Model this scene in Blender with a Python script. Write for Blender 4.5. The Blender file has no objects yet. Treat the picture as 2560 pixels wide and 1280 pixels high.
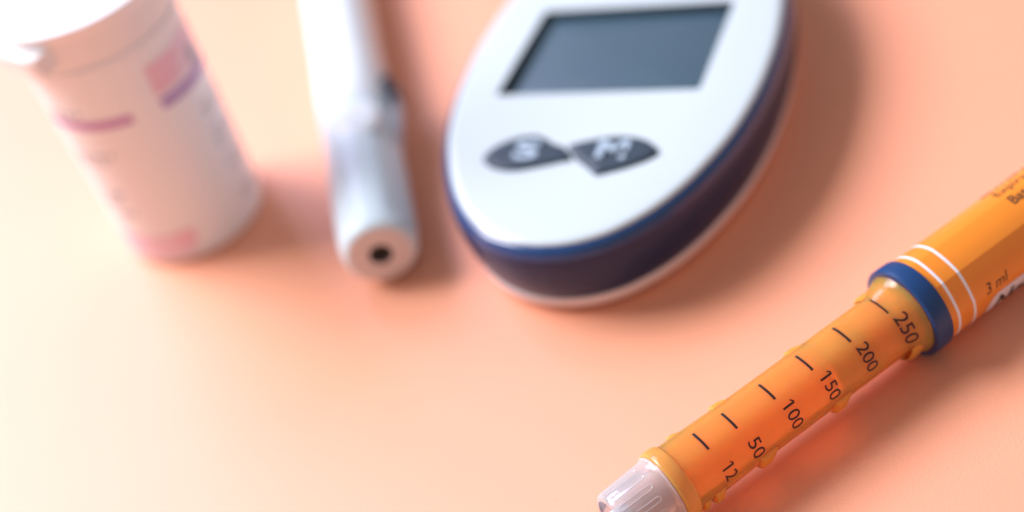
import bpy, bmesh, math, random
from mathutils import Vector, Matrix
random.seed(7)
MM = 0.001
sc = bpy.context.scene
col = sc.collection
rad = math.radians

# ------------------------------------------------------------------ camera
CAM_H = 174.5 * MM
pitch, roll = rad(40), rad(20)
fw = Vector((0, math.cos(pitch), -math.sin(pitch)))
r0 = Vector((1, 0, 0)); u0 = r0.cross(fw)
cr, sr = math.cos(roll), math.sin(roll)
Rv = cr * r0 - sr * u0
Uv = cr * u0 + sr * r0
cam_d = bpy.data.cameras.new('camera'); cam = bpy.data.objects.new('camera', cam_d); col.objects.link(cam)
cam.matrix_world = Matrix((( Rv.x, Uv.x, -fw.x, 0), (Rv.y, Uv.y, -fw.y, 0), (Rv.z, Uv.z, -fw.z, CAM_H), (0, 0, 0, 1)))
cam_d.sensor_width = 36; cam_d.lens = 4000 / 2560 * 36
cam_d.clip_start = 0.01; cam_d.clip_end = 20
cam_d.dof.use_dof = True
cam_d.dof.focus_distance = 0.2165
cam_d.dof.aperture_fstop = 6.2
cam_d.dof.aperture_blades = 0
sc.camera = cam

# ------------------------------------------------------------------ world (dim room) and lamps
W = bpy.data.worlds.new('World'); sc.world = W; W.use_nodes = True
bg = W.node_tree.nodes['Background']
bg.inputs[0].default_value = (1.0, 0.84, 0.81, 1); bg.inputs[1].default_value = 0.38


def area(name, direction, dist, sx, sy, power, color, target=(0, 0.21, 0.0)):
    d = Vector(direction).normalized()
    L = bpy.data.lights.new(name, 'AREA'); L.shape = 'RECTANGLE'; L.size = sx; L.size_y = sy
    L.energy = power; L.color = color
    o = bpy.data.objects.new(name, L); col.objects.link(o)
    o.location = Vector(target) + d * dist
    o.rotation_euler = (-d).to_track_quat('-Z', 'Y').to_euler()
    return o


area('window_light', (-0.80, 0.54, 0.88), 1.6, 0.82, 0.82, 44.0, (0.99, 0.945, 1.0))
area('cool_fill_light', (-0.36, 0.80, 0.70), 1.7, 0.60, 0.60, 12.0, (0.70, 0.66, 1.0))  # unseen fill lamp added for the bluish wash on the table's left

sc.view_settings.view_transform = 'Standard'
sc.view_settings.look = 'None'
sc.view_settings.gamma = 1
sc.view_settings.exposure = 0.05
sc.cycles.use_denoising = True
sc.cycles.max_bounces = 12
sc.cycles.transmission_bounces = 10
sc.cycles.diffuse_bounces = 5
sc.cycles.caustics_refractive = True
sc.cycles.sample_clamp_indirect = 6.0
sc.cycles.blur_glossy = 0.5


# ------------------------------------------------------------------ materials
def mat(name, color, rough=0.4, trans=0.0, sss=0.0, sss_r=(1, .5, .3), sss_s=0.002, spec=0.5, coat=0.0, ior=1.45,
        bump=0.0, bscale=800.0, var=0.0, vscale=200.0, metal=0.0, coat_rough=0.1):
    m = bpy.data.materials.new(name); m.use_nodes = True
    nt = m.node_tree; b = nt.nodes['Principled BSDF']
    b.inputs['Base Color'].default_value = (*color, 1)
    b.inputs['Roughness'].default_value = rough
    b.inputs['Transmission Weight'].default_value = trans
    b.inputs['Subsurface Weight'].default_value = sss
    b.inputs['Subsurface Radius'].default_value = sss_r
    b.inputs['Subsurface Scale'].default_value = sss_s
    b.inputs['Specular IOR Level'].default_value = spec
    b.inputs['Coat Weight'].default_value = coat
    b.inputs['Coat Roughness'].default_value = coat_rough
    b.inputs['IOR'].default_value = ior
    b.inputs['Metallic'].default_value = metal
    if bump or var:
        tc = nt.nodes.new('ShaderNodeTexCoord')
        if bump:
            n = nt.nodes.new('ShaderNodeTexNoise'); n.inputs['Scale'].default_value = bscale; n.inputs['Detail'].default_value = 6
            nt.links.new(tc.outputs['Object'], n.inputs['Vector'])
            bp = nt.nodes.new('ShaderNodeBump'); bp.inputs['Strength'].default_value = bump; bp.inputs['Distance'].default_value = 0.0002
            nt.links.new(n.outputs['Fac'], bp.inputs['Height']); nt.links.new(bp.outputs['Normal'], b.inputs['Normal'])
        if var:
            n2 = nt.nodes.new('ShaderNodeTexNoise'); n2.inputs['Scale'].default_value = vscale; n2.inputs['Detail'].default_value = 5
            nt.links.new(tc.outputs['Object'], n2.inputs['Vector'])
            hs = nt.nodes.new('ShaderNodeHueSaturation'); hs.inputs['Color'].default_value = (*color, 1)
            mr = nt.nodes.new('ShaderNodeMapRange'); mr.inputs['To Min'].default_value = 1 - var; mr.inputs['To Max'].default_value = 1 + var
            nt.links.new(n2.outputs['Fac'], mr.inputs['Value']); nt.links.new(mr.outputs['Result'], hs.inputs['Value'])
            nt.links.new(hs.outputs['Color'], b.inputs['Base Color'])
    return m


M_table = mat('peach_card', (0.86, 0.37, 0.215), 0.55, spec=0.5, ior=1.8, bump=0.22, bscale=2200, var=0.02, vscale=90)
M_vial = mat('vial_plastic', (0.90, 0.95, 1.0), 0.38, sss=0.3, sss_r=(1, .8, .7), sss_s=0.003, var=0.02)
M_lid = mat('lid_plastic', (0.86, 0.88, 0.90), 0.3)
M_purple = mat('purple_print', (0.44, 0.28, 0.62), 0.5)
M_magenta = mat('magenta_print', (0.56, 0.30, 0.60), 0.5)
M_pink = mat('pink_print', (0.86, 0.58, 0.70), 0.5)
M_palepink = mat('pale_pink_print', (0.86, 0.68, 0.82), 0.5)
M_greyprint = mat('grey_print', (0.36, 0.38, 0.46), 0.5)
M_lancet = mat('lancet_white', (0.76, 0.87, 0.94), 0.35, coat=0.15, var=0.01)
M_lanccap = mat('lancet_cap', (0.70, 0.90, 1.0), 0.42, coat=0.1, var=0.01)
M_lancend = mat('lancet_end_shade_tint', (0.72, 0.66, 0.66), 0.5)  # rosy grey holds the end's shade and the table's bounce
M_hole = mat('hole_black', (0.02, 0.012, 0.01), 0.6)
M_notch = mat('grey_button', (0.16, 0.20, 0.26), 0.4)
M_face = mat('meter_white', (0.56, 0.68, 0.73), 0.28, coat=0.3, bump=0.03, var=0.01)
M_bevelhi = mat('meter_blue_highlight', (0.01, 0.055, 0.19), 0.26, coat=0.4)  # brighter blue puts the bevel's highlight into the colour
M_navy = mat('meter_navy', (0.007, 0.022, 0.085), 0.3, spec=0.4, coat=0.1, bump=0.03, coat_rough=0.25)
M_base = mat('meter_base', (0.74, 0.72, 0.76), 0.4, var=0.01)
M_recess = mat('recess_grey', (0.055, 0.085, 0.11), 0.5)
M_lcd = mat('lcd_glass', (0.047, 0.108, 0.158), 0.35, coat=1.0, coat_rough=0.28, var=0.03)
M_btn = mat('button_slate', (0.036, 0.06, 0.09), 0.5, bump=0.05, spec=0.35)
M_btnlet = mat('button_letter_white', (0.40, 0.54, 0.66), 0.6)
M_barrel = mat('barrel_orange', (0.84, 0.27, 0.025), 0.22, coat=0.35, coat_rough=0.12, var=0.015)
M_blue = mat('ring_blue', (0.007, 0.05, 0.17), 0.36, bump=0.08, spec=0.5)
M_stripe = mat('stripe_white', (0.80, 0.84, 0.92), 0.3)
M_patch = mat('label_white', (0.74, 0.74, 0.82), 0.35)
M_ink = mat('black_ink', (0.018, 0.012, 0.012), 0.4)
M_inkb = mat('brown_ink', (0.05, 0.025, 0.02), 0.5)


def clear_mat(name, tint, body, clear, trl=0.5, rough=0.12, gloss=1.0, density=0.0, vcol=(1, .5, .2)):
    """thin tinted plastic: part of the light goes straight through, part is scattered in the wall"""
    m = bpy.data.materials.new(name); m.use_nodes = True
    nt = m.node_tree; nt.nodes.clear()
    N_ = nt.nodes.new; L_ = nt.links.new
    out = N_('ShaderNodeOutputMaterial')
    tr = N_('ShaderNodeBsdfTransparent'); tr.inputs[0].default_value = (*tint, 1)
    di = N_('ShaderNodeBsdfDiffuse'); di.inputs[0].default_value = (*body, 1)
    tl = N_('ShaderNodeBsdfTranslucent'); tl.inputs[0].default_value = (*body, 1)
    gl = N_('ShaderNodeBsdfGlossy'); gl.inputs['Roughness'].default_value = rough
    m1 = N_('ShaderNodeMixShader'); m1.inputs[0].default_value = trl; L_(di.outputs[0], m1.inputs[1]); L_(tl.outputs[0], m1.inputs[2])
    # walls seen edge-on scatter more and let less through
    lw = N_('ShaderNodeLayerWeight'); lw.inputs['Blend'].default_value = 0.35
    mr = N_('ShaderNodeMapRange'); mr.inputs['To Min'].default_value = 1 - clear; mr.inputs['To Max'].default_value = min(1, 1 - clear * 0.35)
    L_(lw.outputs['Facing'], mr.inputs['Value'])
    m2 = N_('ShaderNodeMixShader'); L_(mr.outputs['Result'], m2.inputs[0]); L_(tr.outputs[0], m2.inputs[1]); L_(m1.outputs[0], m2.inputs[2])
    fr = N_('ShaderNodeFresnel'); fr.inputs[0].default_value = 1.45
    mu = N_('ShaderNodeMath'); mu.operation = 'MULTIPLY'; mu.inputs[1].default_value = gloss; L_(fr.outputs[0], mu.inputs[0])
    m3 = N_('ShaderNodeMixShader'); L_(mu.outputs[0], m3.inputs[0]); L_(m2.outputs[0], m3.inputs[1]); L_(gl.outputs[0], m3.inputs[2])
    L_(m3.outputs[0], out.inputs['Surface'])
    return m


M_flange = mat('flange_orange', (1.0, 0.41, 0.11), 0.18, trans=0.3, ior=1.4, sss=1.0, sss_r=(1, .5, .15), sss_s=0.004)
M_holder = mat('holder_orange', (1.0, 0.53, 0.14), 0.13, trans=0.60, ior=1.38, sss=1.0, sss_r=(1, .5, .15), sss_s=0.006)
M_lug = mat('lug_orange', (1.0, 0.37, 0.07), 0.2, trans=0.2, ior=1.4, sss=1.0, sss_r=(1, .5, .15), sss_s=0.004)
M_fluid = mat('cartridge_orange', (1.0, 0.42, 0.20), 0.1, trans=0.8, ior=1.12, sss=1.0, sss_r=(1, .3, .1), sss_s=0.006)
M_piston = mat('piston_orange', (0.95, 0.25, 0.06), 0.4, sss=0.9, sss_r=(1, .3, .1), sss_s=0.005)
M_plunger = mat('plunger_amber', (0.80, 0.36, 0.09), 0.5, sss=0.5, sss_r=(1, .4, .1), sss_s=0.003)
M_hub = clear_mat('hub_frosted', (1.0, 0.97, 0.97), (1.0, 0.96, 0.97), 0.62, trl=0.3, rough=0.12, gloss=1.5)
M_hubrib = mat('hub_rib', (1.0, 0.95, 0.97), 0.15, trans=0.5, ior=1.45)
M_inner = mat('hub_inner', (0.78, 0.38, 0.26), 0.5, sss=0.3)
M_needlecap = mat('inner_cap_blue', (0.42, 0.66, 0.86), 0.3)


# ------------------------------------------------------------------ helpers
def thing(name, label, cat, loc=(0, 0, 0), rotz=0.0):
    o = bpy.data.objects.new(name, None); col.objects.link(o)
    o.location = Vector(loc) * MM; o.rotation_euler = (0, 0, rotz)
    o['label'] = label; o['category'] = cat
    o.empty_display_size = 0.01
    return o


def obj(name, bm, m, parent=None, smooth=True, label=None, sharp=40):
    for v in bm.verts:
        v.co *= MM
    bmesh.ops.recalc_face_normals(bm, faces=bm.faces)
    if smooth:
        for f in bm.faces: f.smooth = True
        for e in bm.edges:
            if len(e.link_faces) == 2 and e.calc_face_angle(0) > rad(sharp): e.smooth = False
    me = bpy.data.meshes.new(name); bm.to_mesh(me); bm.free()
    me.materials.append(m)
    o = bpy.data.objects.new(name, me); col.objects.link(o)
    if parent: o.parent = parent
    if label: o['label'] = label
    return o


def grid(fn, nu, nv, closed_u=False, closed_v=False, bm=None):
    """fn(i,j) -> point; faces between"""
    bm = bm or bmesh.new()
    vs = [[bm.verts.new(fn(i, j)) for j in range(nv)] for i in range(nu)]
    for i in range(nu if closed_u else nu - 1):
        for j in range(nv if closed_v else nv - 1):
            bm.faces.new((vs[i][j], vs[(i + 1) % nu][j], vs[(i + 1) % nu][(j + 1) % nv], vs[i][(j + 1) % nv]))
    return bm, vs


def smooth_profile(prof, n=6):
    """Catmull-Rom through profile points"""
    out = []
    P = [prof[0]] + list(prof) + [prof[-1]]
    for k in range(1, len(P) - 2):
        p0, p1, p2, p3 = [Vector(q) for q in P[k - 1:k + 3]]
        for t in range(n):
            t /= n
            out.append(0.5 * ((2 * p1) + (p2 - p0) * t + (2 * p0 - 5 * p1 + 4 * p2 - p3) * t * t + (3 * p1 - p0 - 3 * p2 + p3) * t ** 3))
    out.append(Vector(prof[-1]))
    return out


def lathe(prof, axis_pt, place, n=96, bm=None, cap0=True, cap1=True, phi=None):
    """prof: list of (s, r); place(s, phi, r) -> point"""
    bm, vs = grid(lambda i, j: place(prof[i][0], 2 * math.pi * j / n, prof[i][1]), len(prof), n, closed_v=True, bm=bm)
    if cap0: bm.faces.new(vs[0])
    if cap1: bm.faces.new(vs[-1])
    return bm


def text_bm(body, height, bold=0.0, shear=0.0, spacing=1.0, narrow=1.0):
    """flat glyph mesh: lower left at 0,0, cap height = height (mm)"""
    c = bpy.data.curves.new('glyphs', 'FONT'); c.body = body; c.size = 1.0; c.offset = bold; c.shear = shear
    c.space_character = spacing; c.resolution_u = 6
    o = bpy.data.objects.new('glyphs', c); col.objects.link(o)
    dg = bpy.context.evaluated_depsgraph_get(); dg.update()
    me = bpy.data.meshes.new_from_object(o.evaluated_get(dg))
    bm = bmesh.new(); bm.from_mesh(me)
    bpy.data.objects.remove(o); bpy.data.curves.remove(c); bpy.data.meshes.remove(me)
    xs = [v.co.x for v in bm.verts]
    x0 = min(xs)
    k = height / 0.73
    for v in bm.verts:
        v.co.x = (v.co.x - x0) * k * narrow; v.co.y *= k; v.co.z = 0
    return bm


def slice_bm(bm, step, axis=0):
    vals = [v.co[axis] for v in bm.verts]; lo, hi = min(vals), max(vals)
    n = Vector((1, 0, 0)) if axis == 0 else Vector((0, 1, 0))
    t = lo + step
    while t < hi:
        bmesh.ops.bisect_plane(bm, geom=bm.verts[:] + bm.edges[:] + bm.faces[:], plane_co=n * t, plane_no=n, dist=1e-6)
        t += step


def extent(bm, axis=0):
    vals = [v.co[axis] for v in bm.verts]
    return min(vals), max(vals)


def solid_sheet(bm, thick_fn):
    pass


# ------------------------------------------------------------------ table
bm = bmesh.new()
S = 900
vs = [bm.verts.new(p) for p in ((-S, -500, 0), (S, -500, 0), (S, 1300, 0), (-S, 1300, 0))]
bm.faces.new(vs)
tb = obj('table_surface', bm, M_table, smooth=False); tb['kind'] = 'structure'

# ------------------------------------------------------------------ insulin pen
PA = rad(20.61)
pen = thing('insulin_pen', 'orange insulin pen with black unit scale and navy collar, lying in the foreground', 'insulin pen',
            (15.5, 144.9, 0), PA)
PZ = 7.15


def pp(s, phi, r):
    """pen surface: s along axis, phi from the top toward the near side"""
    return Vector((s, -r * math.sin(phi), PZ + r * math.cos(phi)))


def sstep(a, b, x):
    t = max(0, min(1, (x - a) / (b - a))); return t * t * (3 - 2 * t)


# barrel, with a crease along the near side shaped for a sharp change of shade
def barrel_r(s, phi, R):
    d = (math.degrees(phi) - 37) % 360
    if d > 180: d -= 360
    # two shallow facets meeting in a ridge at 37 degrees
    if -42 < d <= 0:
        h = math.cos(rad(d + 21)) ; k = math.cos(rad(21)) / h
    elif 0 < d < 42:
        h = math.cos(rad(d - 21)); k = math.cos(rad(21)) / h
    else:
        k = 1.0
    return R * (1 + (k - 1) * 0.42)


N = 180
prof = [(39.0, 5.2), (39.05, 6.5), (39.2, 6.72), (39.5, 6.78)] + [(40 + 3 * i, 6.78 - 0.0022 * i) for i in range(45)]
prof += [(174, 6.6), (174.5, 6.2), (174.5, 3)]
ROT = -rad(37)
bm, vs_ = grid(lambda i, j: pp(prof[i][0], 2 * math.pi * j / N + rad(37), barrel_r(prof[i][0], 2 * math.pi * j / N + rad(37), prof[i][1])), len(prof), N, closed_v=True)
bm.faces.new(vs_[0]); bm.faces.new(vs_[-1])
ob = obj('barrel', bm, M_barrel, pen, sharp=9)


def band(name, s0, s1, m, parent, lift=0.03, R=6.78, p0=0, p1=360, label=None, fn=barrel_r, n=N):
    cl = (p1 - p0) >= 360
    cnt = n if cl else max(8, int((p1 - p0) / 2))
    def f(i, j):
        ph = rad(37 + 360 * j / cnt) if cl else rad(p0 + (p1 - p0) * j / (cnt - 1))
        q = [(s0, 0), (s0, lift), (s1, lift), (s1, 0)][i]
        return pp(q[0], ph, fn(q[0], ph, R) + q[1])
    b, _ = grid(f, 4, cnt, closed_v=cl)
    return obj(name, b, m, parent, label=label, sharp=9)


band('white_stripe', 40.55, 41.0, M_stripe, pen)
band('white_stripe', 43.5, 43.95, M_stripe, pen)

# navy collar
prof = [(36.3, 5.0), (36.3, 6.95), (36.42, 7.12), (36.6, 7.18), (37.6, 7.2), (38.9, 7.18), (39.25, 7.08), (39.35, 6.85), (39.35, 5.0)]
bm = lathe(prof, None, lambda s, p, r: pp(s, p, r), n=128, cap0=False, cap1=False)
obj('collar_ring', bm, M_blue, pen, sharp=35)

# cartridge holder: hollow shell
def hold_r(s, phi):
    d = math.degrees(phi)
    r = 4.97
    # flat strips that carry the scale
    for c, w, a in ((4, 26, 0.10), (62, 28, 0.06), (118, 20, 0.1)):
        x = (d - c + 180) % 360 - 180
        if abs(x) < w: r -= a * (0.5 + 0.5 * math.cos(math.pi * x / w))
    # flattened window on the near underside
    x = (d - 121 + 180) % 360 - 180
    if abs(x) < 16 and 22.6 < s < 34.2: r -= 0.42 * sstep(16, 11, abs(x)) * sstep(22.6, 23.2, s) * sstep(34.2, 33.6, s)
    # flare to the collar
    r += 0.9 * sstep(31.5, 35.6, s) + 0.5 * sstep(35.2, 36.3, s) + 0.22 * sstep(8, -6, s)
    return r


ss = [-5.2 + 0.5 * i for i in range(0, 84)] + [36.3]
def shell(i, j):
    ph = 2 * math.pi * j / 144
    if i < len(ss): return pp(ss[i], ph, hold_r(ss[i], ph))
    return pp([36.3, -5.2][i - len(ss)], ph, 1)
bm, vs_ = grid(shell, len(ss), 144, closed_v=True)
bm.faces.new(vs_[0]); bm.faces.new(vs_[-1])
obj('cartridge_holder', bm, M_holder, pen, sharp=50)

# end flange of the holder
prof = smooth_profile([(-7.5, 5.15), (-7.45, 5.45), (-7.1, 5.62), (-6.4, 5.68), (-5.6, 5.62), (-5.2, 5.4), (-5.15, 5.0)], 3)
bm = lathe([(-7.5, 3.6)] + [tuple(p) for p in prof] + [(-5.15, 3.6)], None, lambda s, p, r: pp(s, p, r), n=128, cap0=False, cap1=False)
obj('holder_flange', bm, M_flange, pen, sharp=50)

# content of the cartridge
def rod(name, s0, s1, r, m, label=None):
    p = [(s0, r * .5), (s0, r * .93), (s0 + .25, r), (s1 - .25, r), (s1, r * .93), (s1, r * .5)]
    b = lathe(p, None, lambda s, q, rr: pp(s, q, rr), n=64)
    return obj(name, b, m, pen, label=label, sharp=60)
rod('cartridge', -4.9, 21.3, 3.9, M_fluid, 'orange red filled cartridge seen through the holder')
rod('plunger', 21.35, 27.6, 3.9, M_plunger, 'amber rubber plunger')
rod('piston_rod', 27.65, 33.4, 4.0, M_piston)
rod('neck_plug', 33.5, 38.8, 5.1, M_piston)  # plug added in the neck to keep its see-through colour orange


# lugs on the holder
def lug(s, phc, span, w, h, flip=1):
    """ramp that rises towards the needle end and stops in a rounded hook"""
    nu, nv = 15, 17
    def f(i, j):
        u = i / (nu - 1); v = j / (nv - 1)
        ph = rad(phc + span * (v - 0.5))
        env = math.sin(math.pi * v) ** 0.6 if 0 < v < 1 else 0
        x = 1 - u                                    # 0 at the collar side, 1 at the needle side
        hu = sstep(0, 0.62, x) * (1 - sstep(0.86, 1.0, x) ** 2)
        base = -0.12
        rr = hold_r(s, ph) + base + (h - base) * env * hu
        return pp(s + (u - 0.35) * w, ph, rr)
    b, _ = grid(f, nu, nv)
    return obj('lug', b, M_lug, pen, sharp=60)


lug(34.2, 126, 60, 4.0, 0.35)
for s, h, w in ((20.2, .85, 4.0), (6.7, .85, 4.0)):
    lug(s, 123, 52, w, h)
lug(-1.9, 123, 46, 2.4, 0.8); lug(-4.1, 123, 40, 1.6, 0.6)
lug(33.0, -62, 56, 3.4, 0.4)
lug(19.4, -62, 56, 3.6, 0.42); lug(5.6, -62, 56, 3.6, 0.42)
lug(-2.2, -62, 50, 2.4, 0.35)

# scale marks and numbers
MARKS = [(32.4, -19.5, 24), (25.29, -18.5, 25), (18.27, -15.8, 25.6), (11.34, -12.5, 27.5), (4.45, -9, 29.0), (-0.55, -8.8, 29.2)]
for s, a0, a1 in MARKS:
    n = 22
    def f(i, j, s=s, a0=a0, a1=a1):
        ph = rad(a0 + (a1 - a0) * j / (n - 1)); e = [(-.19, 0), (-.19, .03), (.19, .03), (.19, 0)][i]
        return pp(s + e[0], ph, hold_r(s, ph) + e[1])
    b, vv = grid(f, 4, n)
    b.faces.new([vv[i][0] for i in range(4)]); b.faces.new([vv[i][-1] for i in range(4)])
    obj('scale_mark', b, M_ink, pen)

NUMS = [('250', 32.3, 34.8, 86), ('200', 25.2, 37.0, 87), ('150', 18.25, 39.5, 88), ('100', 11.4, 41.0, 89.5), ('50', 4.45, 56.5, 91.5), ('12', -0.55, 63.0, 92.5)]
for tx, s0, a0, a1 in NUMS:
    b = text_bm(tx, 2.05, bold=0.004)
    if tx[0] == '1':                                  # the figure one has a slanted flag
        b.faces.new([b.verts.new((x, y, 0)) for x, y in ((0.06, 2.06), (-0.42, 1.66), (-0.42, 1.40), (0.06, 1.76))])
    x0, x1 = extent(b)
    slice_bm(b, 0.2)
    for v in b.verts:
        ph = rad(a0 + (a1 - a0) * (v.co.x - x0) / (x1 - x0))
        s = s0 + v.co.y
        v.co = pp(s, ph, hold_r(s, ph) + 0.035)
    obj('scale_number', b, M_ink, pen, label='black number ' + tx)


def along(name, tx, h, s0, phi0, R, m, bold=0.0, shear=0.0, lift=0.035, label=None, spacing=1.0, narrow=1.0, drift=0.0):
    b = text_bm(tx, h, bold=bold, shear=shear, spacing=spacing, narrow=narrow)
    slice_bm(b, 0.25, axis=1)
    for v in b.verts:
        s = s0 + v.co.x
        ph = rad(phi0) - v.co.y / R
        v.co = pp(s, ph, barrel_r(s, ph, R) + lift)
    return obj(name, b, m, pen, label=label)


along('label_text', '3 ml', 1.75, 46.2, 84, 6.78, M_ink, shear=0.25, bold=-0.004, label='black lettering 3 ml')
along('label_text', 'Expiry date:', 1.75, 57.6, -13, 6.78, M_inkb, label='small lettering Expiry')
along('label_text', 'Batch:', 1.75, 58.0, 10, 6.78, M_inkb, bold=0.01, label='small lettering Batch')
# a row of print too small to read along the top
b = bmesh.new(); s = 56.9
while s < 78:
    w = random.uniform(.45, .95)
    p0 = -43; 
    q = [b.verts.new(pp(s + a * w, rad(p0 + c * 7), barrel_r(s, rad(p0 + c * 7), 6.78) + .035)) for a, c in ((0, 0), (1, 0), (1, 1), (0, 1))]
    b.faces.new(q); s += w + random.choice((.2, .25, .7))
o = obj('fine_print', b, M_inkb, pen); o['kind'] = 'stuff'

# white name panel with a rounded corner, low on the near side
def panel(s0, s1, a0, a1, rc, lift, m, name, label=None):
    b = bmesh.new(); ns, na = 60, 30
    S = [s0 + (s1 - s0) * (i / (ns - 1)) ** 1.8 for i in range(ns)]
    def f(i, j):
        s = S[i]; w = (a1 - a0)
        x = s - s0
        cut = 0
        if x < rc: cut = math.degrees((rc - math.sqrt(max(0, rc * rc - (rc - x) ** 2))) / 6.78)
        ph = rad(a0 + cut + (w - 2 * cut) * j / (na - 1))
        return pp(s, ph, barrel_r(s, ph, 6.78) + lift)
    b, _ = grid(f, ns, na, bm=b)
    return obj(name, b, m, pen, label=label)


panel(46.2, 120, 92, 150, 2.6, 0.03, M_patch, 'name_panel', 'white panel with the pen name')
along('name_text', 'NovoRapid', 3.1, 47.6, 126, 6.78, M_ink, shear=0.3, bold=0.035, lift=0.06, label='bold black name lettering')
panel(65.2, 120, -95, -58, 2.0, 0.03, M_patch, 'top_panel', 'white panel on the far side')

# needle hub: frosted cup screwed on to the end
prof = [(-7.45, 5.16), (-7.55, 5.2), (-7.8, 5.2), (-7.95, 5.1), (-8.6, 5.02), (-11, 4.9), (-13.5, 4.76), (-15.2, 4.62), (-15.55, 4.45), (-15.75, 4.2),
        (-15.75, 3.75), (-15.4, 3.75), (-14, 3.95), (-11, 4.1), (-7.45, 4.25)]
bm, _ = grid(lambda i, j: pp(prof[i][0], 2 * math.pi * j / 128, prof[i][1]), len(prof), 128, closed_u=True, closed_v=True)
hub = obj('needle_hub', bm, M_hub, pen, sharp=50)
rod('hub_core', -12.4, -7.6, 3.1, M_inner, 'orange brown core inside the needle hub')


def tube(path, r, name, m, parent, closed=False, n=8):
    b = bmesh.new(); rings = []
    L = len(path)
    for k, p in enumerate(path):
        a = path[(k - 1) % L] if (closed or k > 0) else path[k]
        c = path[(k + 1) % L] if (closed or k < L - 1) else path[k]
        t = (c - a).normalized()
        up = Vector((0, 0, 1)) if abs(t.z) < .9 else Vector((1, 0, 0))
        x = t.cross(up).normalized(); y = t.cross(x).normalized()
        rings.append([b.verts.new(p + (x * math.cos(2 * math.pi * q / n) + y * math.sin(2 * math.pi * q / n)) * r) for q in range(n)])
    for k in range(L if closed else L - 1):
        A, B = rings[k], rings[(k + 1) % L]
        for q in range(n): b.faces.new((A[q], A[(q + 1) % n], B[(q + 1) % n], B[q]))
    return obj(name, b, m, parent)


def hubR(s): return 4.62 + (s + 15.2) * 0.056
# elongated grip outlines moulded on the hub
for c in (-22, 0, 22, 45, 68, 91, 114, 137):
    pts = []
    w = 4.3
    for k in range(8): pts.append((-15.1 + 4.9 * k / 7, c - w))
    for k in range(1, 8):
        t = math.pi * k / 8
        pts.append((-10.2 + math.sin(t) * 0.42, c - w * math.cos(t)))
    for k in range(8): pts.append((-10.2 - 4.9 * k / 7, c + w))
    tube([pp(s, rad(a), hubR(s) + .02) for s, a in pts], 0.075, 'grip_outline', M_hubrib, hub)
# internal thread turns
for k in range(7):
    s = -14.1 + 0.42 * k
    tube([pp(s, 2 * math.pi * q / 72, 3.86) for q in range(72)], 0.085, 'thread_turn', M_hubrib, hub, closed=True)
# rim ring
tube([pp(-7.75, 2 * math.pi * q / 96, 5.2) for q in range(96)], 0.09, 'hub_rim', M_hubrib, hub, closed=True)
# pale blue inner needle cap
prof = smooth_profile([(-13.2, 1.9), (-16.5, 1.9), (-18.2, 1.8), (-19.0, 1.45), (-19.2, 0.8), (-19.25, 0.05)], 4)
bm = lathe([tuple(p) for p in prof], None, lambda s, p, r: pp(s, p, r), n=48)
obj('inner_needle_cap', bm, M_needlecap, pen, label='pale blue inner needle cap')

# ------------------------------------------------------------------ glucose meter
meter = thing('glucose_meter', 'white oval glucose meter with navy side band, blank screen and two slate buttons', 'glucose meter',
              (23.6, 222.6, 0), rad(-30.63))
WY = [(-38.5, 0), (-38.2, 3.4), (-37.3, 6.7), (-35.6, 10.2), (-33.2, 13.2), (-30.4, 15.9), (-27, 18.4), (-23, 20.7), (-19, 22.5), (-14, 24.4),
      (-8, 26.0), (0, 27.3), (8, 27.8), (16, 27.7), (26, 26.6), (36, 24.3), (45, 21.0), (52, 17.2), (57, 13.2), (60.5, 8.6), (62, 4.4), (62.4, 0)]
right = smooth_profile([(w * 1.02, y) for y, w in WY], 5)
outline = [Vector((p[0] + .6, p[1])) for p in right] + [Vector((-p[0] + .6, p[1])) for p in reversed(right[1:-1])]
NO = len(outline)
nrm = []
for k in range(NO):
    t = (outline[(k + 1) % NO] - outline[k - 1]).normalized(); nrm.append(Vector((t.y, -t.x)))


def loop(off, z):
    return [(outline[k].x + nrm[k].x * off, outline[k].y + nrm[k].y * off, z) for k in range(NO)]


def skin(loops, name, m, close=None, sharp=40):
    bm, vs = grid(lambda i, j: loops[i][j], len(loops), NO, closed_v=True)
    if close: bm.faces.new(vs[0])
    return obj(name, bm, m, meter, sharp=sharp)


skin([loop(-5, .3), loop(-3.2, .35), loop(-1.9, .6), loop(-1.1, 1.2), loop(-.5, 2.2), loop(-.2, 3.1), loop(-.2, 3.6), loop(-.4, 3.8), loop(-1.2, 3.85)], 'base_shell', M_base, close=True)
skin([loop(-1.2, 3.82), loop(-.45, 3.9), loop(.05, 4.8), loop(.5, 6.5), loop(.8, 8.5), loop(.95, 10.5), loop(.95, 12), loop(.8, 12.9), loop(.5, 13.0)], 'side_band', M_navy)
skin([loop(.5, 12.96), loop(.82, 13.0), loop(.72, 13.6), loop(.5, 14.2), loop(.15, 14.7), loop(-.2, 15.0), loop(-.5, 15.1), loop(-.75, 14.9)], 'bevel_highlight', M_bevelhi)  # top bevel of the navy band, its highlight painted in

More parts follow.
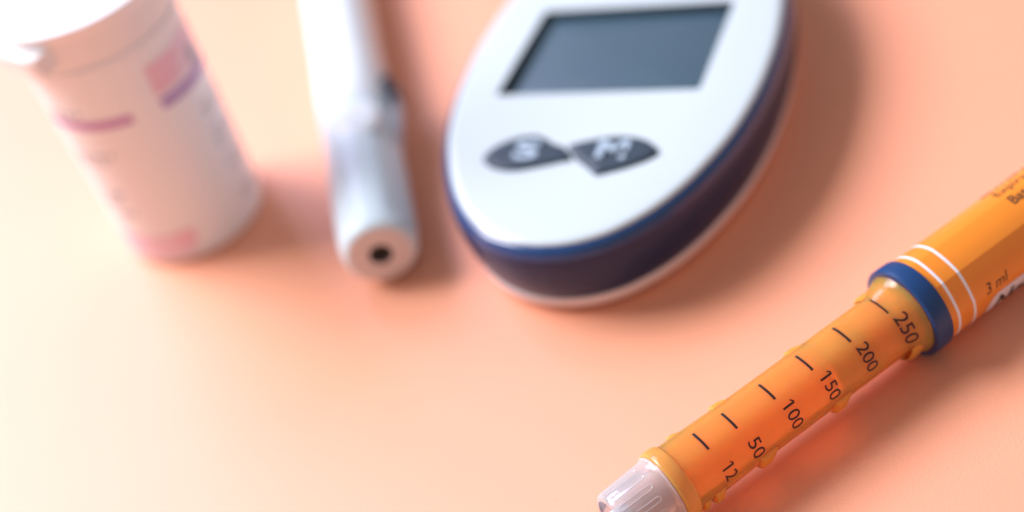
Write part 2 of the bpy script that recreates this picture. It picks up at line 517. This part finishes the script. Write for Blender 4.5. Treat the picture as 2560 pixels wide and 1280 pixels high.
# face plate with screen window and button openings
screen = [(-18.9, -0.8), (17.9, -0.6), (18.8, 24.2), (-16.9, 23.8)]
def rounded(poly, r, n=5):
    out = []
    for k in range(len(poly)):
        p = Vector(poly[k]); a = (Vector(poly[k - 1]) - p).normalized(); b = (Vector(poly[(k + 1) % len(poly)]) - p).normalized()
        p0, p1 = p + a * r, p + b * r
        for t in range(n + 1):
            t /= n; out.append((1 - t) ** 2 * p0 + 2 * t * (1 - t) * p + t * t * p1)
    return out
SCR = rounded(screen, 0.7)
def closed_smooth(P, n=4):
    L = len(P); out = []
    for k in range(L):
        p0, p1, p2, p3 = [Vector(P[(k + q) % L]) for q in (-1, 0, 1, 2)]
        for t in range(n):
            t /= n
            out.append(0.5 * ((2 * p1) + (p2 - p0) * t + (2 * p0 - 5 * p1 + 4 * p2 - p3) * t * t + (3 * p1 - p0 - 3 * p2 + p3) * t ** 3))
    return out
SB = [(-15.7, -17.6), (-14.3, -14.9), (-11.6, -12.9), (-8.5, -12.1), (-6.2, -12.7), (-3.6, -14.6), (-2.0, -15.2), (-1.0, -16.3), (0.35, -18.3), (-1.6, -19.0), (-5.2, -20.2), (-9.4, -21.1), (-12.9, -20.4), (-14.9, -19.0)]
MB = [(-1.25, -15.3), (-0.2, -14.5), (2.4, -13.6), (4.9, -12.9), (7.6, -12.7), (10.4, -13.2), (12.7, -14.3), (14.5, -16.2), (14.75, -16.9), (14.2, -17.9), (12.6, -19.2), (9.7, -20.8), (6.6, -22.0), (5.7, -22.35), (5.1, -22.0), (3.4, -20.3), (1.0, -18.3), (-0.1, -16.7)]
SBo, MBo = closed_smooth(SB), closed_smooth(MB)
ZT = 15.85
def dome(x, y):
    k = 0.0
    return ZT
bm = bmesh.new()
rings = [loop(-.55, 15.1), loop(-.62, 15.35), loop(-.85, 15.6), loop(-1.3, 15.77), loop(-2.0, ZT)]
_, vs = grid(lambda i, j: rings[i][j], len(rings), NO, closed_v=True, bm=bm)
edges = [bm.edges.get((vs[-1][j], vs[-1][(j + 1) % NO])) for j in range(NO)]
holes = []
for H in (SCR, SBo, MBo):
    hv = [bm.verts.new((p.x, p.y, ZT)) for p in H]
    he = [bm.edges.new((hv[k], hv[(k + 1) % len(hv)])) for k in range(len(hv))]
    edges += he; holes.append(hv)
bmesh.ops.triangle_fill(bm, use_beauty=True, use_dissolve=False, edges=edges)
# button wells
for hv in holes[1:]:
    low = [bm.verts.new((v.co.x, v.co.y, ZT - 1.0)) for v in hv]
    for k in range(len(hv)):
        bm.faces.new((hv[k], hv[(k + 1) % len(hv)], low[(k + 1) % len(hv)], low[k]))
    bm.faces.new(low)
face = obj('face_plate', bm, M_face, meter, sharp=35)

# screen frame: sloping recess wall
cx = sum(p.x for p in SCR) / len(SCR); cy = sum(p.y for p in SCR) / len(SCR)
def shr(p, dx, dy):
    return (p.x - dx * (1 if p.x > cx else -1), p.y - dy * (1 if p.y > cy else -1))
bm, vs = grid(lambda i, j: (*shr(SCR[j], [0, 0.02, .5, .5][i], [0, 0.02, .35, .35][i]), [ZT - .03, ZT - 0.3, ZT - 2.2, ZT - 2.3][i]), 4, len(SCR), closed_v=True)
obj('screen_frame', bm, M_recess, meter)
def glass(i, j):
    k = [0, .12, .25, .4, .55, .7, .85, .95, 1][i]; q = shr(SCR[j], .45, .3)
    dx, dy = (q[0] - cx) * k, (q[1] - cy) * k
    return (cx + dx, cy + dy, ZT - 0.75 - 1.05 * (dx / 17.5) ** 2 - 0.25 * (dy / 12) ** 2 - (0 if k < 1 else .05))
bm, vs = grid(glass, 9, len(SCR), closed_v=True)
bmesh.ops.remove_doubles(bm, verts=bm.verts, dist=1e-4)
obj('screen', bm, M_lcd, meter, smooth=True, sharp=80, label='blank blue grey display')


def button(B, tx, lx, ly, sx, hgt, label):
    cx = sum(p.x for p in B) / len(B); cy = sum(p.y for p in B) / len(B)
    def sc_(p, k):
        v = Vector((p.x - cx, p.y - cy)); L = v.length
        return (cx + v.x * (L - k) / L, cy + v.y * (L - k) / L)
    lv = [(.03, -1.0), (.03, .1), (.25, .42), (.6, .62), (1.3, .74), (2.0, .78)]
    bm, vs = grid(lambda i, j: (*sc_(B[j], lv[i][0]), ZT + lv[i][1]), len(lv), len(B), closed_v=True)
    bm.faces.new(vs[-1])
    o = obj('button', bm, M_btn, meter, label=label)
    b = text_bm(tx, hgt, bold=0.03)
    x0, x1 = extent(b)
    for v in b.verts:
        v.co = Vector((lx + (v.co.x - x0) / (x1 - x0) * sx, ly + v.co.y, ZT + .83))
    obj('button_letter', b, M_btnlet, o, smooth=False)
button(SBo, 'S', -10.2, -18.6, 4.3, 4.6, 'left button marked S')
button(MBo, 'M', 4.4, -18.8, 5.2, 4.6, 'right button marked M')

# ------------------------------------------------------------------ lancing device
LR = 7.2
lan = thing('lancing_device', 'pale blue white lancing device lying between the vial and the meter', 'lancing device', (-20.7, 211.7, 0), -math.atan2(.055, .998))


def lp(s, phi, r):
    """phi from the top toward the right-hand side"""
    return Vector((r * math.sin(phi), s, LR + r * math.cos(phi)))


prof = smooth_profile([(0.0, 5.45), (0.12, 5.75), (0.8, 6.3), (2.5, 6.75), (6, 6.98), (16, 7.05), (26, 7.08), (34, 7.05), (38, 7.0), (38.6, 6.9)], 4)
capprof = [(1.2, 2.05), (0.0, 2.1)] + [tuple(p) for p in prof] + [(38.6, 5)]
def cap_r(s, ph, r):
    d = math.degrees(ph)
    # bevelled side grips
    for c in (52, -52):
        x = (d - c + 180) % 360 - 180
        if abs(x) < 34: r -= (0.5 if c > 0 else 0.12) * (0.5 + .5 * math.cos(math.pi * x / 34)) * sstep(0.5, 5, s) * sstep(34, 24, s)
    return r
bm, vs = grid(lambda i, j: lp(capprof[i][0], 2 * math.pi * j / 120, cap_r(capprof[i][0], 2 * math.pi * j / 120, capprof[i][1])), len(capprof), 120, closed_v=True)
cap = obj('cap', bm, M_lanccap, lan, sharp=50)
prof = [(-0.12, 2.05), (-0.14, 5.1), (-.05, 5.5), (0.2, 5.55)]
bm = lathe(prof, None, lp, n=64, cap0=False, cap1=False)
obj('end_face', bm, M_lancend, cap, label='round end face, shade and table bounce put in its rosy grey')
bm = lathe([(1.15, .01), (1.15, 2.06), (-.1, 2.08)], None, lp, n=40, cap0=False, cap1=False)
obj('lancet_hole', bm, M_hole, cap, label='black hole for the lancet')
prof = [(38.7, 5)] + [tuple(p) for p in smooth_profile([(38.7, 6.9), (39.0, 7.05), (45, 7.1), (52, 7.1), (60, 6.9), (80, 6.95), (100, 6.9), (118, 6.5), (126, 5.5), (129, 3.5), (129.6, .5)], 4)]
bm = lathe(prof, None, lp, n=96)
body = obj('body', bm, M_lancet, lan)
# domed trigger button on top of the cap joint
b, vs = grid(lambda i, j: Vector((0.9 + [4.3, 4.1, 3.4, 2.2, .8][i] * math.cos(2 * math.pi * j / 40), 31.0 + [6.0, 5.6, 4.7, 3.1, 1.1][i] * math.sin(2 * math.pi * j / 40),
      LR + [5.8, 6.75, 7.05, 7.22, 7.26][i])), 5, 40, closed_v=True)
b.faces.new(vs[-1])
obj('release_button', b, M_lancet, lan, label='oval domed button')
# clip on the right
def clip(i, j):
    u = [0, .25, .5, .75, 1][i]
    L = [(24, 6.6), (33, 7.9), (41, 8.7), (46, 8.6), (52.5, 6.7)]
    s, r = L[i]
    ph = rad(84 + 30 * (j / 6 - .5))
    return lp(s, ph, r)
b, _ = grid(clip, 5, 7)
bmesh.ops.solidify(b, geom=b.faces[:], thickness=-.9)
obj('clip', b, M_lancet, lan)
b, _ = grid(lambda i, j: lp([40.5, 41.0, 45.4, 46.0][i], rad(78 + 34 * (j / 6 - .5)), [7.0, 9.1, 9.1, 7.0][i]), 4, 7)
bmesh.ops.solidify(b, geom=b.faces[:], thickness=-.5)
obj('slider', b, M_notch, lan, label='small grey slider')

# ------------------------------------------------------------------ test strip vial
VX, VY = -53.9, 251.4
vial = thing('test_strip_vial', 'white test strip vial with blurred pink and purple label, standing upright', 'vial', (VX, VY, 0))


def vp(h, phi, r):
    return Vector((r * math.sin(phi), -r * math.cos(phi), h))
def vr(h): return 13.75 + 0.55 * sstep(0, 44, h)


prof = [(0.25, 10), (0.05, 12.6), (0.3, 13.3), (0.9, 13.65), (1.6, 13.75)] + [(h, vr(h)) for h in range(3, 44, 3)] + [(44.2, vr(44)), (44.3, 12.5)]
bm = lathe(prof, None, vp, n=128)
vbody = obj('vial_body', bm, M_vial, vial)
bm = lathe([(44.0, 13.5)] + [tuple(p) for p in smooth_profile([(43.9, 14.3), (44.15, 14.75), (44.6, 14.85), (45.0, 14.75), (45.2, 14.5)], 3)] + [(45.2, 13.5)], None, vp, n=128, cap0=False, cap1=False)
obj('collar', bm, M_vial, vial)
prof = [(45.22, 12)] + [tuple(p) for p in smooth_profile([(45.22, 14.5), (46, 14.65), (49, 15.0), (51.4, 15.3), (52.4, 15.75), (52.9, 15.9), (53.25, 15.7), (53.35, 15.2)], 3)] + [(53.35, 8), (53.35, .5)]
bm = lathe(prof, None, vp, n=128)
lid = obj('lid', bm, M_lid, vial)
# thumb tab at the front left of the lid
def tabp(i, j):
    t = 2 * j / 20 - 1; ph = rad(-52)
    rr, z = [(14.2, 47.0), (16.6, 46.9), (17.2, 47.4), (17.3, 50.2), (16.8, 50.7), (14.2, 50.7)][i]
    n = Vector((math.sin(ph), -math.cos(ph), 0)); q = Vector((math.cos(ph), math.sin(ph), 0))
    if i in (0, 5): rr = math.sqrt(max(0, 14.5 ** 2 - (7.6 * t) ** 2)) - .1
    else: rr -= 0.9 * abs(t) ** 5
    return n * rr + q * 7.6 * t + Vector((0, 0, z))
b, _ = grid(tabp, 6, 21)
b.verts.ensure_lookup_table()
b.faces.new([b.verts[i * 21] for i in range(6)]); b.faces.new([b.verts[i * 21 + 20] for i in range(6)])
obj('thumb_tab', b, M_lid, lid)


def vpatch(name, pts_top, pts_bot, m, lift=.03, n=24, label=None):
    """patch between two polylines of (h, phi)"""
    def interp(P, t):
        x = t * (len(P) - 1); k = min(int(x), len(P) - 2); f = x - k
        return (P[k][0] * (1 - f) + P[k + 1][0] * f, P[k][1] * (1 - f) + P[k + 1][1] * f)
    def f(i, j):
        a = interp(pts_top, j / (n - 1)); c = interp(pts_bot, j / (n - 1)); u = i / 5
        h = a[0] * (1 - u) + c[0] * u; ph = a[1] * (1 - u) + c[1] * u
        return vp(h, rad(ph), vr(h) + lift)
    b, _ = grid(f, 6, n)
    return obj(name, b, m, vbody, label=label)


vpatch('label_stripe', [(35.0, -62), (34.3, -19), (34.0, 5)], [(33.2, -62), (32.5, -20), (32.2, 5)], M_magenta, label='purple stripe')
vpatch('label_stripe', [(33.8, 27), (33.4, 60), (33.2, 95)], [(31.8, 27), (31.4, 60), (31.2, 95)], M_purple, label='violet stripe')
vpatch('label_block', [(40.5, 27), (40.5, 56)], [(34.6, 26), (34.6, 50)], M_pink, label='pink block')
vpatch('label_block', [(41.0, 57), (41, 92)], [(34.4, 52), (34.4, 92)], M_palepink, label='pale pink block')
vpatch('label_dot', [(37.6, 66), (37.6, 76)], [(33.9, 66), (33.9, 76)], M_greyprint, lift=.06, n=6)
vpatch('label_block', [(7.8, -70), (7.2, -20), (7.0, 4)], [(1.8, -70), (1.8, -20), (1.8, 2)], M_palepink, label='pink foot block')
vpatch('label_block', [(7.4, -10), (7.2, 6)], [(4.4, -10), (4.4, 6)], M_pink, lift=.06, label='rose foot block')
# rows of print too small and blurred to read
b = bmesh.new()
def row(h, a0, a1, hh):
    a = a0
    while a < a1:
        w = random.uniform(1.5, 5)
        q = [b.verts.new(vp(h + y * hh, rad(a + x * w), vr(h) + .045)) for x, y in ((0, 0), (1, 0), (1, 1), (0, 1))]
        b.faces.new(q); a += w + random.choice((1.5, 2, 4))
row(35.5, -58, -32, 1.0); row(26.2, -56, -24, .8); row(24.6, -56, -30, .6); row(17, -52, -30, 1.0); row(15.2, -52, -36, .8); row(12.2, -48, -28, 1.2)
for h in (26, 24.4, 21, 19, 17.4, 14.2, 12.6, 10.2, 6.8, 5.2): row(h, 55, 88, .8)
o = obj('label_print', b, M_greyprint, vbody, smooth=False); o['kind'] = 'stuff'

# ------------------------------------------------------------------ a little dust on the card
b = bmesh.new()
rd = random.Random(3)
for k in range(110):
    x, y = rd.uniform(-60, 80), rd.uniform(120, 215)
    a = rd.uniform(0, 6.28); L = rd.uniform(.06, .16); w = rd.uniform(.03, .07)
    c, d = math.cos(a), math.sin(a)
    top = b.verts.new((x, y, .05))
    q = [b.verts.new((x + c * u * L - d * v * w, y + d * u * L + c * v * w, .004)) for u, v in ((1, 0), (0, 1), (-1, 0), (0, -1))]
    for i in range(4): b.faces.new((q[i], q[(i + 1) % 4], top))
o = obj('dust_specks', b, mat('dust_grey', (0.45, 0.25, 0.18), 0.8), smooth=False)
o['kind'] = 'stuff'; o['label'] = 'tiny dust specks scattered on the peach card'; o['category'] = 'dust'
